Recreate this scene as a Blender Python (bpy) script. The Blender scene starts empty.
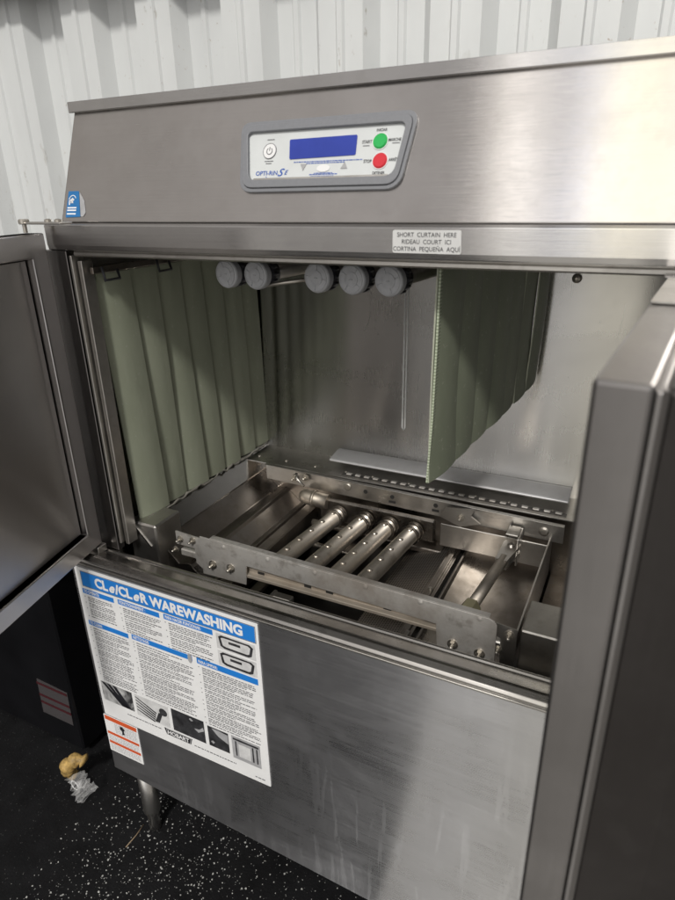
import bpy, math, random
from mathutils import Vector, Matrix
R = math.radians
random.seed(7)
sc = bpy.context.scene
col = sc.collection

# ------------------------------------------------------------------ camera
cd = bpy.data.cameras.new('camera'); cam = bpy.data.objects.new('camera', cd); col.objects.link(cam)
cd.sensor_fit = 'VERTICAL'; cd.sensor_height = 36; cd.lens = 24.954; cd.clip_start = .02; cd.clip_end = 200
yaw, pit, rol = R(26.80), R(22.57), R(-1.245)
fw = Vector((-math.sin(yaw)*math.cos(pit), math.cos(yaw)*math.cos(pit), -math.sin(pit)))
rt = Vector((math.cos(yaw), math.sin(yaw), 0)); up = rt.cross(fw)
r2 = rt*math.cos(rol)+up*math.sin(rol); u2 = r2.cross(fw)
cam.matrix_world = Matrix(((r2.x, u2.x, -fw.x, 0), (r2.y, u2.y, -fw.y, -.68), (r2.z, u2.z, -fw.z, 1.38), (0, 0, 0, 1)))
cd.dof.use_dof = True; cd.dof.focus_distance = 1.05; cd.dof.aperture_fstop = 7.5
sc.camera = cam

# ------------------------------------------------------------------ world: dim shed behind the camera, open to daylight
w = bpy.data.worlds.new('World'); sc.world = w; w.use_nodes = True
nt = w.node_tree; N = nt.nodes; N.clear(); L = nt.links
def wn(t, **k):
    n = N.new(t)
    for a, b in k.items(): setattr(n, a, b)
    return n
tc = wn('ShaderNodeTexCoord'); sp = wn('ShaderNodeSeparateXYZ'); L.new(tc.outputs['Generated'], sp.inputs[0])
mr = wn('ShaderNodeMapRange'); mr.inputs[1].default_value = -1; mr.inputs[2].default_value = 1; L.new(sp.outputs['X'], mr.inputs[0])
cr = wn('ShaderNodeValToRGB'); L.new(mr.outputs[0], cr.inputs[0])
# brightness across the view behind the camera, by the sideways component of the direction: dim shed on both sides, open doorway with a post
WORLD_X = [(-1, (.30, .29, .28)), (-.75, (.42, .40, .38)), (-.40, (.56, .54, .53)), (-.245, (.51, .495, .49)), (-.228, (1.95, 1.88, 1.80)), (-.168, (2.2, 2.15, 2.1)), (-.162, (.36, .36, .40)),
           (-.144, (.42, .43, .50)), (-.136, (1.8, 1.8, 1.9)), (-.112, (1.7, 1.75, 1.95)), (-.100, (1.55, 1.62, 1.85)), (-.092, (2.4, 2.28, 1.95)), (-.02, (2.35, 2.2, 1.8)), (0.01, (1.9, 1.85, 1.75)),
           (.08, (1.6, 1.6, 1.65)), (.22, (1.5, 1.5, 1.5)), (.40, (.9, .9, .9)), (.55, (.50, .48, .47)), (.75, (.38, .36, .35)), (1, (.32, .30, .29))]
WMAX = 2.4
el = cr.color_ramp.elements
while len(el) > 1: el.remove(el[-1])
el[0].position = 0; el[0].color = (.30/WMAX, .29/WMAX, .28/WMAX, 1)
for a, c_ in WORLD_X[1:]:
    e = el.new((a+1)/2); e.color = (c_[0]/WMAX, c_[1]/WMAX, c_[2]/WMAX, 1)
er = wn('ShaderNodeValToRGB'); ez = wn('ShaderNodeMapRange'); ez.inputs[1].default_value = -1; ez.inputs[2].default_value = 1
L.new(sp.outputs['Z'], ez.inputs[0]); L.new(ez.outputs[0], er.inputs[0])
el = er.color_ramp.elements
el[0].position = 0; el[0].color = (.25, .25, .25, 1); el[1].position = 1; el[1].color = (.30, .30, .30, 1)
for p, v in ((.30, .60), (.49, .85), (.52, 1.0), (.89, 1.0), (.96, .5)):
    e = el.new(p); e.color = (v, v, v, 1)
mx = wn('ShaderNodeMix', data_type='RGBA', blend_type='MULTIPLY'); mx.inputs[0].default_value = 1
L.new(cr.outputs[0], mx.inputs[6]); L.new(er.outputs[0], mx.inputs[7])
bg = wn('ShaderNodeBackground'); bg.inputs[1].default_value = WMAX*.88; L.new(mx.outputs[2], bg.inputs[0])
wo = wn('ShaderNodeOutputWorld'); L.new(bg.outputs[0], wo.inputs[0])

# ------------------------------------------------------------------ the daylight that falls in over the lintel at 45 degrees
sl = bpy.data.lights.new('daylight', 'SUN'); sl.energy = 2.1; sl.angle = R(6); sl.color = (1, .97, .92)
so = bpy.data.objects.new('daylight', sl); col.objects.link(so)
az = R(13); d = Vector((-math.sin(az), math.cos(az), -math.cos(az)))
so.rotation_euler = d.to_track_quat('-Z', 'Y').to_euler(); so.location = (1, -3, 4)

sc.view_settings.view_transform = 'Standard'; sc.view_settings.look = 'None'; sc.view_settings.exposure = 0
sc.render.engine = 'CYCLES'

# ------------------------------------------------------------------ materials
class Mat:
    def __init__(s, name):
        s.m = bpy.data.materials.new(name); s.m.use_nodes = True
        s.t = s.m.node_tree; s.b = s.t.nodes['Principled BSDF']; s.co = None
    def n(s, t, **k):
        n = s.t.nodes.new(t)
        for a, b in k.items(): setattr(n, a, b)
        return n
    def l(s, a, b): s.t.links.new(a, b)
    def coord(s):
        if not s.co: s.co = s.n('ShaderNodeTexCoord').outputs['Object']
        return s.co
    def noise(s, scale, detail=4, rough=.5, mul=(1, 1, 1), dist=0, loc=(0, 0, 0)):
        mp = s.n('ShaderNodeMapping'); s.l(s.coord(), mp.inputs[0]); mp.inputs['Scale'].default_value = mul; mp.inputs['Location'].default_value = loc
        t = s.n('ShaderNodeTexNoise'); s.l(mp.outputs[0], t.inputs['Vector'])
        t.inputs['Scale'].default_value = scale; t.inputs['Detail'].default_value = detail; t.inputs['Roughness'].default_value = rough; t.inputs['Distortion'].default_value = dist
        return t.outputs['Fac']
    def rng(s, v, a, b, c, d_):
        r = s.n('ShaderNodeMapRange'); s.l(v, r.inputs[0])
        for i, x in enumerate((a, b, c, d_)): r.inputs[i+1].default_value = x
        return r.outputs[0]
    def math(s, op, a, b):
        m = s.n('ShaderNodeMath', operation=op)
        for i, x in enumerate((a, b)):
            if isinstance(x, (int, float)): m.inputs[i].default_value = x
            else: s.l(x, m.inputs[i])
        return m.outputs[0]
    def mixc(s, f, a, b):
        m = s.n('ShaderNodeMix', data_type='RGBA')
        if isinstance(f, (int, float)): m.inputs[0].default_value = f
        else: s.l(f, m.inputs[0])
        for i, x in ((6, a), (7, b)):
            if isinstance(x, tuple): m.inputs[i].default_value = (*x[:3], 1)
            else: s.l(x, m.inputs[i])
        return m.outputs[2]
    def bump(s, v, strength, dist):
        b = s.n('ShaderNodeBump'); b.inputs['Strength'].default_value = strength; b.inputs['Distance'].default_value = dist
        s.l(v, b.inputs['Height']); s.l(b.outputs[0], s.b.inputs['Normal'])
    def set(s, **k):
        for a, v in k.items():
            i = s.b.inputs[a.replace('_', ' ')]
            if isinstance(v, tuple): i.default_value = (*v[:3], 1)
            elif isinstance(v, (int, float)): i.default_value = v
            else: s.l(v, i)
        return s

def steel(name, base, rough, aniso=0, tan=(0, 0, 1), brush=(3, 60, 300), smudge=.12, drips=False, scratch=.0, grime=.0, bump=.12, grimec=(.12, .11, .10), wav=0, fv=.022):
    m = Mat(name)
    fine = m.noise(6, 3, .6, brush)
    blot = m.noise(5, 5, .6, (1, 1, 1.4), .6)
    spot = m.noise(45, 3, .6)
    r = m.math('ADD', m.rng(fine, .3, .7, rough-fv, rough+fv), m.rng(blot, .35, .7, -smudge/2, smudge/2))
    c = m.mixc(m.rng(blot, .35, .75, 0, .35), base, tuple(x*.80 for x in base))
    c = m.mixc(m.rng(fine, .35, .65, 0, fv*4), c, tuple(min(1, x*1.2) for x in base))
    if drips:
        dr = m.noise(11, 5, .65, (6, 6, .5), .6); msk = m.noise(2.2, 2, .5, (1.2, 1, .7))
        dd = m.math('MULTIPLY', m.rng(dr, .55, .59, 0, 1), m.rng(msk, .44, .58, 0, 1))
        c = m.mixc(m.math('MULTIPLY', dd, .08), c, (.62, .62, .62)); r = m.math('ADD', r, m.math('MULTIPLY', dd, .04))
    if grime:
        g = m.rng(m.noise(9, 6, .65), .46, .66, 0, grime); g2 = m.rng(spot, .52, .66, 0, grime*.7)
        c = m.mixc(m.math('MAXIMUM', g, g2), c, grimec); r = m.math('ADD', r, m.math('MULTIPLY', g, .25))
    if scratch:
        mp = m.n('ShaderNodeMapping'); m.l(m.coord(), mp.inputs[0]); mp.inputs['Scale'].default_value = (9, 9, 2.3); mp.inputs['Rotation'].default_value = (0, .5, .1)
        v = m.n('ShaderNodeTexNoise'); m.l(mp.outputs[0], v.inputs['Vector']); v.inputs['Scale'].default_value = 1.1; v.inputs['Detail'].default_value = 1
        ln = m.math('ABSOLUTE', m.math('SUBTRACT', v.outputs['Fac'], .5), 0)
        sm = m.math('MULTIPLY', m.rng(ln, 0, .0016, 1, 0), m.rng(m.noise(11, 2), .56, .62, 0, 1))
        c = m.mixc(m.math('MULTIPLY', sm, scratch), c, (.85, .85, .85)); r = m.math('ADD', r, m.math('MULTIPLY', sm, .25))
    m.set(Metallic=1.0, Roughness=r, Base_Color=c)
    if aniso:
        cv = m.n('ShaderNodeCombineXYZ')
        for i in range(3): cv.inputs[i].default_value = tan[i]
        m.set(Anisotropic=aniso, Tangent=cv.outputs[0])
    h = fine
    if wav: h = m.math('ADD', fine, m.math('MULTIPLY', m.noise(2.4, 1, .4), wav))
    m.bump(h, bump, .0004 if not wav else .001)
    return m.m
def plain(name, c, rough=.5, metal=0, var=.12, bump=0, scale=30, **k):
    m = Mat(name); n = m.noise(scale, 4, .6)
    m.set(Base_Color=m.mixc(m.rng(n, .3, .7, 0, 1), tuple(x*(1-var) for x in c), tuple(min(1, x*(1+var)) for x in c)), Roughness=rough, Metallic=metal, **k)
    if bump: m.bump(n, bump, .001)
    return m.m

S = {}
S['hood'] = steel('hood_steel', (.66, .63, .605), .195, 1.0, (0, .3, 1), (1.2, 40, 160), .07, bump=.16, grime=.16, grimec=(.46, .42, .38), fv=.04)
S['lintel'] = steel('lintel_steel', (.66, .645, .63), .205, 1.0, (0, 0, 1), (1.2, 40, 160), .08, bump=.15, grime=.14, grimec=(.44, .41, .38), fv=.035)
S['panel'] = steel('panel_steel', (.60, .60, .61), .31, 1.0, (0, 0, 1), (1.0, 40, 200), .10, drips=True, scratch=0, grime=.10, grimec=(.36, .36, .37), fv=.03, bump=.05)
S['ledge'] = steel('ledge_steel', (.52, .50, .475), .26, 0, (0, 0, 1), (1.5, 80, 80), .12, grime=.25, bump=.12)
S['wall'] = steel('chamber_steel', (.57, .56, .54), .27, 1.0, (0, 0, 1), (50, 50, 2), .05, scratch=.22, bump=0.0, fv=.010, grime=0, grimec=(.30, .29, .25), wav=.10)
S['door'] = steel('door_steel_dark_reflection', (.215, .205, .20), .36, .85, (0, 0, 1), (60, 60, 2), .14, bump=.03, fv=.016, grime=.12, grimec=(.30, .29, .28))  # dark reflection from the camera side is put into the base colour
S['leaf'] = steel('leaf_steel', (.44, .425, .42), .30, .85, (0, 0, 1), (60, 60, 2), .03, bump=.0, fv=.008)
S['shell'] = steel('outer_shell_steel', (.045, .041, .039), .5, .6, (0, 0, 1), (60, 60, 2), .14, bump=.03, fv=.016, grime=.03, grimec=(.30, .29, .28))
S['rail'] = steel('rail_steel', (.56, .54, .51), .36, 0, (0, 0, 1), (6, 60, 60), .16, grime=.45, bump=.2, grimec=(.30, .28, .25))
S['spot'] = steel('scaled_steel', (.56, .54, .51), .46, 0, (0, 0, 1), (6, 60, 60), .16, grime=.8, bump=.5, grimec=(.24, .21, .18))
S['spot'].node_tree.nodes['Principled BSDF'].inputs['Metallic'].default_value = .65
S['chan'] = steel('channel_steel', (.50, .44, .37), .40, 0, (0, 0, 1), (6, 60, 60), .16, grime=.5, bump=.2, grimec=(.22, .18, .13))
S['chan'].node_tree.nodes['Principled BSDF'].inputs['Metallic'].default_value = .6
S['matte'] = steel('matte_steel', (.56, .56, .57), .42, 0, (0, 0, 1), (6, 60, 60), .10, grime=.2, bump=.1, grimec=(.34, .32, .30))
S['matte'].node_tree.nodes['Principled BSDF'].inputs['Metallic'].default_value = .6
S['sill'] = steel('sill_steel', (.52, .51, .49), .22, 0, (0, 0, 1), (40, 3, 40), .06, grime=.1, bump=.04)
S['tray'] = steel('tray_steel', (.30, .275, .25), .34, 0, (0, 0, 1), (40, 3, 40), .2, grime=.5, bump=.2, grimec=(.16, .13, .10))
S['tube'] = steel('tube_steel', (.52, .475, .42), .46, 0, (0, 0, 1), (40, 3, 40), .16, grime=.6, bump=.1, grimec=(.30, .26, .2))
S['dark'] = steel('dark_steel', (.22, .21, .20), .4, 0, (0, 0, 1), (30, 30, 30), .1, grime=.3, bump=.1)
S['bolt'] = steel('bolt_steel', (.50, .47, .42), .45, 0, (0, 0, 1), (30, 30, 30), .1, bump=.05)
S['leg'] = steel('leg_steel', (.66, .64, .61), .3, 0, (0, 0, 1), (60, 60, 60), .1, bump=.1)
S['tank'] = plain('tank_dark', (.016, .015, .014), .6)
S['bezel'] = plain('bezel_grey', (.20, .205, .22), .45, bump=.05, scale=300, var=.05)
S['cap'] = plain('cap_grey', (.40, .405, .42), .5, var=.10, bump=.08, scale=120)
S['capdark'] = plain('collar_black', (.03, .03, .035), .4)
S['face'] = plain('panel_film', (.62, .64, .64), .35, var=.04)
S['lcd'] = plain('display_blue', (.035, .06, .36), .18, var=.12, scale=15)
S['white'] = plain('print_white', (.80, .80, .80), .3, var=.05, bump=.35, scale=14)
S['blue'] = plain('print_blue', (.02, .20, .62), .35, var=.05)
S['black'] = plain('print_black', (.02, .02, .025), .4)
S['ink'] = plain('print_grey_ink', (.10, .10, .11), .5)
S['navy'] = plain('print_navy', (.03, .10, .42), .4)
S['orange'] = plain('print_orange', (.62, .10, .03), .45, var=.08)
S['green'] = plain('button_green', (.03, .42, .10), .25, var=.08)
S['red'] = plain('button_red', (.62, .035, .05), .25, var=.08)
S['labw'] = plain('label_white', (.66, .66, .65), .4, var=.05)
S['esblue'] = plain('sticker_blue', (.02, .15, .38), .3, var=.15)
S['cab'] = plain('cabinet_black', (.006, .006, .007), .3, var=.3, scale=6, Specular_IOR_Level=.15)
S['foam'] = plain('foam_yellow', (.40, .26, .085), .6, var=.55, bump=1, scale=80)
S['nut'] = plain('nut_brass', (.26, .24, .15), .4, metal=.5)
S['straw'] = plain('straw', (.26, .19, .12), .7)
S['chip'] = plain('chip_white', (.44, .44, .42), .6, var=.25, scale=90)
S['gasket'] = plain('gasket_scale', (.20, .19, .165), .6, var=.4, bump=.6, scale=70)
S['added_concrete'] = plain('added_pale_concrete', (.40, .39, .37), .85, var=.45, scale=1.6)
S['tagp'] = plain('tag_violet', (.42, .42, .56), .5, var=.05)
S['tagd'] = plain('label_shaded', (.055, .05, .052), .5, var=.05)  # white cabinet label, its shade put into the colour
S['tagr'] = plain('label_red_shaded', (.05, .008, .011), .5, var=.05)  # red stripes darkened the same way to stand in for shade

for key_, ca, cb_ in (('curtain', (.30, .325, .24), (.37, .395, .30)), ('curtain_shaded', (.17, .19, .135), (.23, .25, .185))):  # second pair is a darker copy: shade put into the short curtain's colour
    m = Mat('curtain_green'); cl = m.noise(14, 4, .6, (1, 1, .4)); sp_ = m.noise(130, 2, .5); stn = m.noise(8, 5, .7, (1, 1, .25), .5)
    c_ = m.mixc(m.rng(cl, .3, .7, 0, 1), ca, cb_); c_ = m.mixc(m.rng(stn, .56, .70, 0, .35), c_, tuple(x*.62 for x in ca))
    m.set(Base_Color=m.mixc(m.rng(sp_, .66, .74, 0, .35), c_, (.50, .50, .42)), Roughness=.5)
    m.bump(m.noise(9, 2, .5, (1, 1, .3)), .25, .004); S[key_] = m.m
m = Mat('curtain_edge'); wv = m.n('ShaderNodeTexWave', wave_type='BANDS', bands_direction='Z'); m.l(m.coord(), wv.inputs['Vector']); wv.inputs['Scale'].default_value = 75
m.set(Base_Color=m.mixc(m.rng(wv.outputs['Fac'], .4, .6, 0, 1), (.50, .54, .42), (.26, .31, .20)), Roughness=.6); S['curtedge'] = m.m
S['edgepale'] = plain('curtain_edge_pale', (.46, .48, .38), .6)
m = Mat('wall_paint'); a = m.noise(3, 6, .65, (1, 1, .5)); sc1 = m.noise(38, 4, .7, (1, 1, .35)); scm = m.noise(2.6, 2, .5)
scf = m.math('MULTIPLY', m.rng(sc1, .60, .66, 0, 1), m.rng(scm, .52, .62, 0, .75))
rs = m.math('MULTIPLY', m.rng(m.noise(60, 5, .7), .64, .70, 0, .6), m.rng(m.noise(4, 2), .50, .6, 0, 1))
m.set(Base_Color=m.mixc(rs, m.mixc(scf, m.mixc(m.rng(a, .3, .75, 0, 1), (.68, .695, .69), (.585, .60, .60)), (.36, .34, .30)), (.26, .16, .09)), Roughness=.42)
m.bump(a, .15, .01); m.set(Roughness=.32); S['paint'] = m.m
m = Mat('floor_black'); v = m.n('ShaderNodeTexVoronoi', feature='F1'); m.l(m.coord(), v.inputs['Vector']); v.inputs['Scale'].default_value = 190
spk = m.math('MULTIPLY', m.rng(v.outputs['Distance'], .16, .22, 1, 0), m.rng(m.noise(120, 2), .55, .6, 0, .2))
m.set(Base_Color=m.mixc(spk, m.mixc(m.rng(m.noise(12, 5, .7), .3, .7, 0, 1), (.004, .004, .0045), (.010, .010, .011)), (.30, .30, .29)), Roughness=.8, Specular_IOR_Level=.15)
m.bump(m.noise(200, 3), .5, .002); S['floor'] = m.m
m = Mat('perforated_plate')
mp = m.n('ShaderNodeMapping'); m.l(m.coord(), mp.inputs[0]); mp.inputs['Scale'].default_value = (1, 1, 0)
v = m.n('ShaderNodeTexVoronoi', feature='F1'); m.l(mp.outputs[0], v.inputs['Vector']); v.inputs['Scale'].default_value = 210; v.inputs['Randomness'].default_value = 0
hole = m.rng(v.outputs['Distance'], .28, .34, 1, 0)
m.set(Base_Color=m.mixc(hole, (.46, .43, .40), (.02, .018, .016)), Metallic=m.rng(hole, 0, 1, 1, 0), Roughness=.4); S['perf'] = m.m
m = Mat('printed_photo'); pn = m.noise(30, 5, .6, (1, 1, .8), 1.5); pn2 = m.noise(9, 2, .5, (1, 1, 1), .5)
m.set(Base_Color=m.mixc(m.rng(m.math('ADD', m.math('MULTIPLY', pn, .6), m.math('MULTIPLY', pn2, .5)), .46, .64, 0, 1), (.03, .03, .032), (.52, .52, .52)), Roughness=.4); S['photo'] = m.m
S['photod'] = plain('printed_photo_dark', (.035, .035, .038), .4, var=.6, scale=60)
S['grey'] = plain('print_grey', (.36, .36, .37), .4, var=.15, scale=60)
S['lgrey'] = plain('print_light_grey', (.60, .60, .60), .4, var=.15, scale=60)
m = Mat('clear_film'); m.set(Base_Color=(.9, .9, .9), Roughness=.1, Alpha=.22, Metallic=0.0, IOR=1.5); m.b.inputs['Specular IOR Level'].default_value = 1; S['film'] = m.m

# ------------------------------------------------------------------ mesh helper
class MB:
    def __init__(s, T=None): s.v = []; s.f = []; s.sm = []; s.T = T
    def add(s, vs, fs, smooth=False):
        o = len(s.v); s.v += [Vector(p) for p in vs]
        s.f += [tuple(i+o for i in f) for f in fs]; s.sm += [smooth]*len(fs); return s
    def box(s, x0, x1, y0, y1, z0, z1, b=0.0, M=None):
        xs = sorted((x0, x1)); ys = sorted((y0, y1)); zs = sorted((z0, z1))
        if b <= 0:
            vs = [Vector((x, y, z)) for z in zs for y in ys for x in xs]
            fs = [(0, 2, 3, 1), (4, 5, 7, 6), (0, 1, 5, 4), (2, 6, 7, 3), (0, 4, 6, 2), (1, 3, 7, 5)]
        else:
            b = min(b, (xs[1]-xs[0])*.45, (ys[1]-ys[0])*.45, (zs[1]-zs[0])*.45)
            vs = []; idx = {}
            def vid(i, j, k, a):
                key = (i, j, k, a)
                if key not in idx:
                    p = [xs[i], ys[j], zs[k]]; s_ = (i, j, k)
                    for ax in range(3):
                        if ax != a: p[ax] += b if s_[ax] == 0 else -b
                    idx[key] = len(vs); vs.append(Vector(p))
                return idx[key]
            fs = []
            for k in (0, 1): 
                q = [vid(0, 0, k, 2), vid(1, 0, k, 2), vid(1, 1, k, 2), vid(0, 1, k, 2)]; fs.append(tuple(q if k else q[::-1]))
                q = [vid(k, 0, 0, 0), vid(k, 1, 0, 0), vid(k, 1, 1, 0), vid(k, 0, 1, 0)]; fs.append(tuple(q if k else q[::-1]))
                q = [vid(0, k, 0, 1), vid(0, k, 1, 1), vid(1, k, 1, 1), vid(1, k, 0, 1)]; fs.append(tuple(q if k else q[::-1]))
            for i in (0, 1):
                for j in (0, 1):
                    fs.append((vid(i, j, 0, 0), vid(i, j, 1, 0), vid(i, j, 1, 1), vid(i, j, 0, 1)))
                    fs.append((vid(i, 0, j, 0), vid(i, 1, j, 0), vid(i, 1, j, 2), vid(i, 0, j, 2)))
                    fs.append((vid(0, i, j, 1), vid(1, i, j, 1), vid(1, i, j, 2), vid(0, i, j, 2)))
                    for k in (0, 1): fs.append((vid(i, j, k, 0), vid(i, j, k, 1), vid(i, j, k, 2)))
        if M: vs = [M @ p for p in vs]
        return s.add(vs, fs)
    def tube(s, a, b, r, r1=None, n=20, cap=True, smooth=True):
        return s.path([a, b], [r, r if r1 is None else r1], n, cap, smooth)
    def path(s, pts, r, n=14, cap=True, smooth=True):
        pts = [Vector(p) for p in pts]
        if not isinstance(r, (list, tuple)): r = [r]*len(pts)
        vs = []; ref = None
        for i, p in enumerate(pts):
            d_ = (pts[min(i+1, len(pts)-1)]-pts[max(i-1, 0)]).normalized()
            if ref is None: ref = Vector((0, 0, 1)) if abs(d_.z) < .9 else Vector((1, 0, 0))
            x = ref.cross(d_).normalized(); y = d_.cross(x); ref = y if False else ref
            for k in range(n):
                t = 2*math.pi*k/n; vs.append(p+x*math.cos(t)*r[i]+y*math.sin(t)*r[i])
        fs = [(i*n+k, i*n+(k+1) % n, (i+1)*n+(k+1) % n, (i+1)*n+k) for i in range(len(pts)-1) for k in range(n)]
        s.add(vs, fs, smooth)
        if cap:
            o = len(s.v)-len(vs)
            s.f.append(tuple(o+k for k in range(n))[::-1]); s.sm.append(False)
            s.f.append(tuple(o+(len(pts)-1)*n+k for k in range(n))); s.sm.append(False)
        return s
    def lathe(s, c, axis, prof, n=28, caps=True):      # prof: (radius, distance along axis)
        axis = Vector(axis).normalized(); ref = Vector((0, 0, 1)) if abs(axis.z) < .9 else Vector((1, 0, 0))
        x = ref.cross(axis).normalized(); y = axis.cross(x); c = Vector(c)
        vs = [c+axis*h+x*math.cos(2*math.pi*k/n)*r+y*math.sin(2*math.pi*k/n)*r for r, h in prof for k in range(n)]
        fs = [(i*n+k, i*n+(k+1) % n, (i+1)*n+(k+1) % n, (i+1)*n+k) for i in range(len(prof)-1) for k in range(n)]
        s.add(vs, fs, False)
        if not caps: return s
        o = len(s.v)-len(vs)
        s.f.append(tuple(o+k for k in range(n))[::-1]); s.f.append(tuple(o+(len(prof)-1)*n+k for k in range(n))); s.sm += [False, False]
        return s
    def prism(s, poly, B, t0, t1):          # poly in (u, v) mapped by B(u, v, h)
        n = len(poly)
        vs = [B(u, v, t0) for u, v in poly]+[B(u, v, t1) for u, v in poly]
        fs = [tuple(range(n))[::-1], tuple(range(n, 2*n))]+[(i, (i+1) % n, n+(i+1) % n, n+i) for i in range(n)]
        return s.add(vs, fs)
    def ring(s, outer, inner, B, t0, t1):
        n = len(outer)
        vs = [B(u, v, t0) for u, v in outer]+[B(u, v, t1) for u, v in outer]+[B(u, v, t1) for u, v in inner]+[B(u, v, t0) for u, v in inner]
        fs = []
        for i in range(n):
            j = (i+1) % n
            for a, b in ((0, 1), (1, 2), (2, 3), (3, 0)): fs.append((a*n+i, a*n+j, b*n+j, b*n+i))
        return s.add(vs, fs)
    def build(s, name, mat, parent=None, bevel=0, **tags):
        me = bpy.data.meshes.new(name)
        off = ROOT.get(parent.name, Vector()) if parent else Vector()
        vs = [(s.T @ p if s.T else p)-off for p in s.v]
        me.from_pydata([tuple(p) for p in vs], [], s.f); me.update()
        me.polygons.foreach_set('use_smooth', s.sm)
        me.materials.append(mat if not isinstance(mat, str) else S[mat])
        o = bpy.data.objects.new(name, me); col.objects.link(o)
        if parent: o.parent = parent; ROOT[o.name] = off
        if bevel:
            bv = o.modifiers.new('bevel', 'BEVEL'); bv.width = bevel; bv.segments = 2; bv.limit_method = 'ANGLE'; bv.angle_limit = R(35)
        bm_fix(me)
        for k, v in tags.items(): o[k] = v
        return o
def bm_fix(me):
    import bmesh
    bm = bmesh.new(); bm.from_mesh(me); bmesh.ops.recalc_face_normals(bm, faces=bm.faces); bm.to_mesh(me); bm.free()
ROOT = {}
def empty(name, loc, label, cat, group=None):
    o = bpy.data.objects.new(name, None); col.objects.link(o); o.location = loc; o.empty_display_size = .1
    o['label'] = label; o['category'] = cat
    if group: o['group'] = group
    ROOT[o.name] = Vector(loc); return o
def text_into(mb, body, B, u, v, size, h, bold=0.0, align='LEFT', sx=1.0, shear=0, t=None):
    cu = bpy.data.curves.new('t', 'FONT'); cu.body = body; cu.size = 1; cu.offset = bold; cu.align_x = align; cu.resolution_u = 3; cu.shear = shear
    if t: cu.extrude = 0
    ob = bpy.data.objects.new('t', cu); col.objects.link(ob)
    dg = bpy.context.evaluated_depsgraph_get(); dg.update()
    me = bpy.data.meshes.new_from_object(ob.evaluated_get(dg))
    wdt = max([p.co.x for p in me.vertices])*size*sx if len(me.vertices) else 0
    mb.add([B(u+p.co.x*size*sx, v+p.co.y*size, h) for p in me.vertices], [tuple(p.vertices) for p in me.polygons])
    bpy.data.objects.remove(ob); bpy.data.meshes.remove(me); bpy.data.curves.remove(cu)
    return wdt
def one(name, mat, parent, fn):
    mb = MB(); fn(mb); return mb.build(name, mat, parent)
def bolt_obj(p, parent, ax=(0, -1, 0), r=.0055): return one('bolt', 'bolt', parent, lambda mb: bolt(mb, p, ax, r))
def lathe_obj(name, mat, parent, c, ax, prof, n=14): return one(name, mat, parent, lambda mb: mb.lathe(c, ax, prof, n))
def box_obj(name, mat, parent, *a): return one(name, mat, parent, lambda mb: mb.box(*a))
def bolt(mb, p, ax=(0, -1, 0), r=.0055):
    mb.lathe(p, ax, [(r*1.5, 0), (r*1.5, .0012)], 16); mb.lathe(p, ax, [(r, .0012), (r, .005)], 6); mb.lathe(p, ax, [(r*.5, .005), (r*.5, .011), (r*.3, .012)], 10)
def struct(o): o['kind'] = 'structure'; return o
FL = .08

# ================================================================== SETTING
mb = MB(); mb.add([(-4, -5, FL), (-1.5, -5, FL), (-.40, -.80, FL), (-.31, -.25, FL), (-.31, -.10, FL), (3, -.10, FL), (3, 1.0, FL), (-4, 1.0, FL)], [(0, 1, 2, 3, 4, 5, 6, 7)])  # out-of-view front edge shaped so the steel reflects the added pale ground
struct(mb.build('floor', 'floor'))
mb = MB(); mb.add([(-12, -14, FL-.004), (12, -14, FL-.004), (12, 1.2, FL-.004), (-12, 1.2, FL-.004)], [(0, 1, 2, 3)])
struct(mb.build('added_ground', 'added_concrete'))  # unseen pale ground, added to give the steel something bright to reflect
# corrugated wall
prof = []; per = .268
x = -1.568-per*9-.02
FLAT, RUN, DEP = .108, .026, .040
k = 0
while x < 2.6:
    # outer flat (far), right-turning slope, inner flat (near), slope back; each flat has a small rolled rib
    def rib(x0, y0, s_):
        m_ = x0+FLAT*.5
        return [(x0, y0), (m_-.010, y0), (m_-.005, y0-.006), (m_+.005, y0-.006), (m_+.010, y0), (x0+FLAT, y0)]
    prof += rib(x, .868-DEP, 1); x += FLAT+RUN
    prof += rib(x, .868, 1); x += FLAT+RUN
vs = []; fs = []
for i, (px, py) in enumerate(prof): vs += [(px, py, FL), (px, py, 3.2)]
fs = [(2*i, 2*i+2, 2*i+3, 2*i+1) for i in range(len(prof)-1)]
mb = MB(); mb.add(vs, fs); cw = mb.build('corrugated_wall', 'paint')
sol = cw.modifiers.new('thickness', 'SOLIDIFY'); sol.thickness = .003; sol.offset = -1
mb = MB(); mb.box(-6, 6, .760, .99, 1.905, 2.4); struct(mb.build('ceiling', 'dark'))
cw['label'] = 'cream painted corrugated metal wall with scuffs, behind the dishwasher'; cw['category'] = 'wall'
mb = MB(); sm = MB(); sm.box(-1.5345, -1.5315, .8305, .869, FL, 3.2); sm.build('seam', 'black', cw)
B = lambda u, v, h: Vector((u, .825-h, v))
mb.prism([(-1.193, 1.845), (-1.150, 1.862), (-1.150, 1.93), (-1.193, 1.93)], B, 0, .002)
o = mb.build('paper_tag', 'tagp'); o['label'] = 'small violet paper tag stuck high on the corrugated wall'; o['category'] = 'tag'

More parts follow.
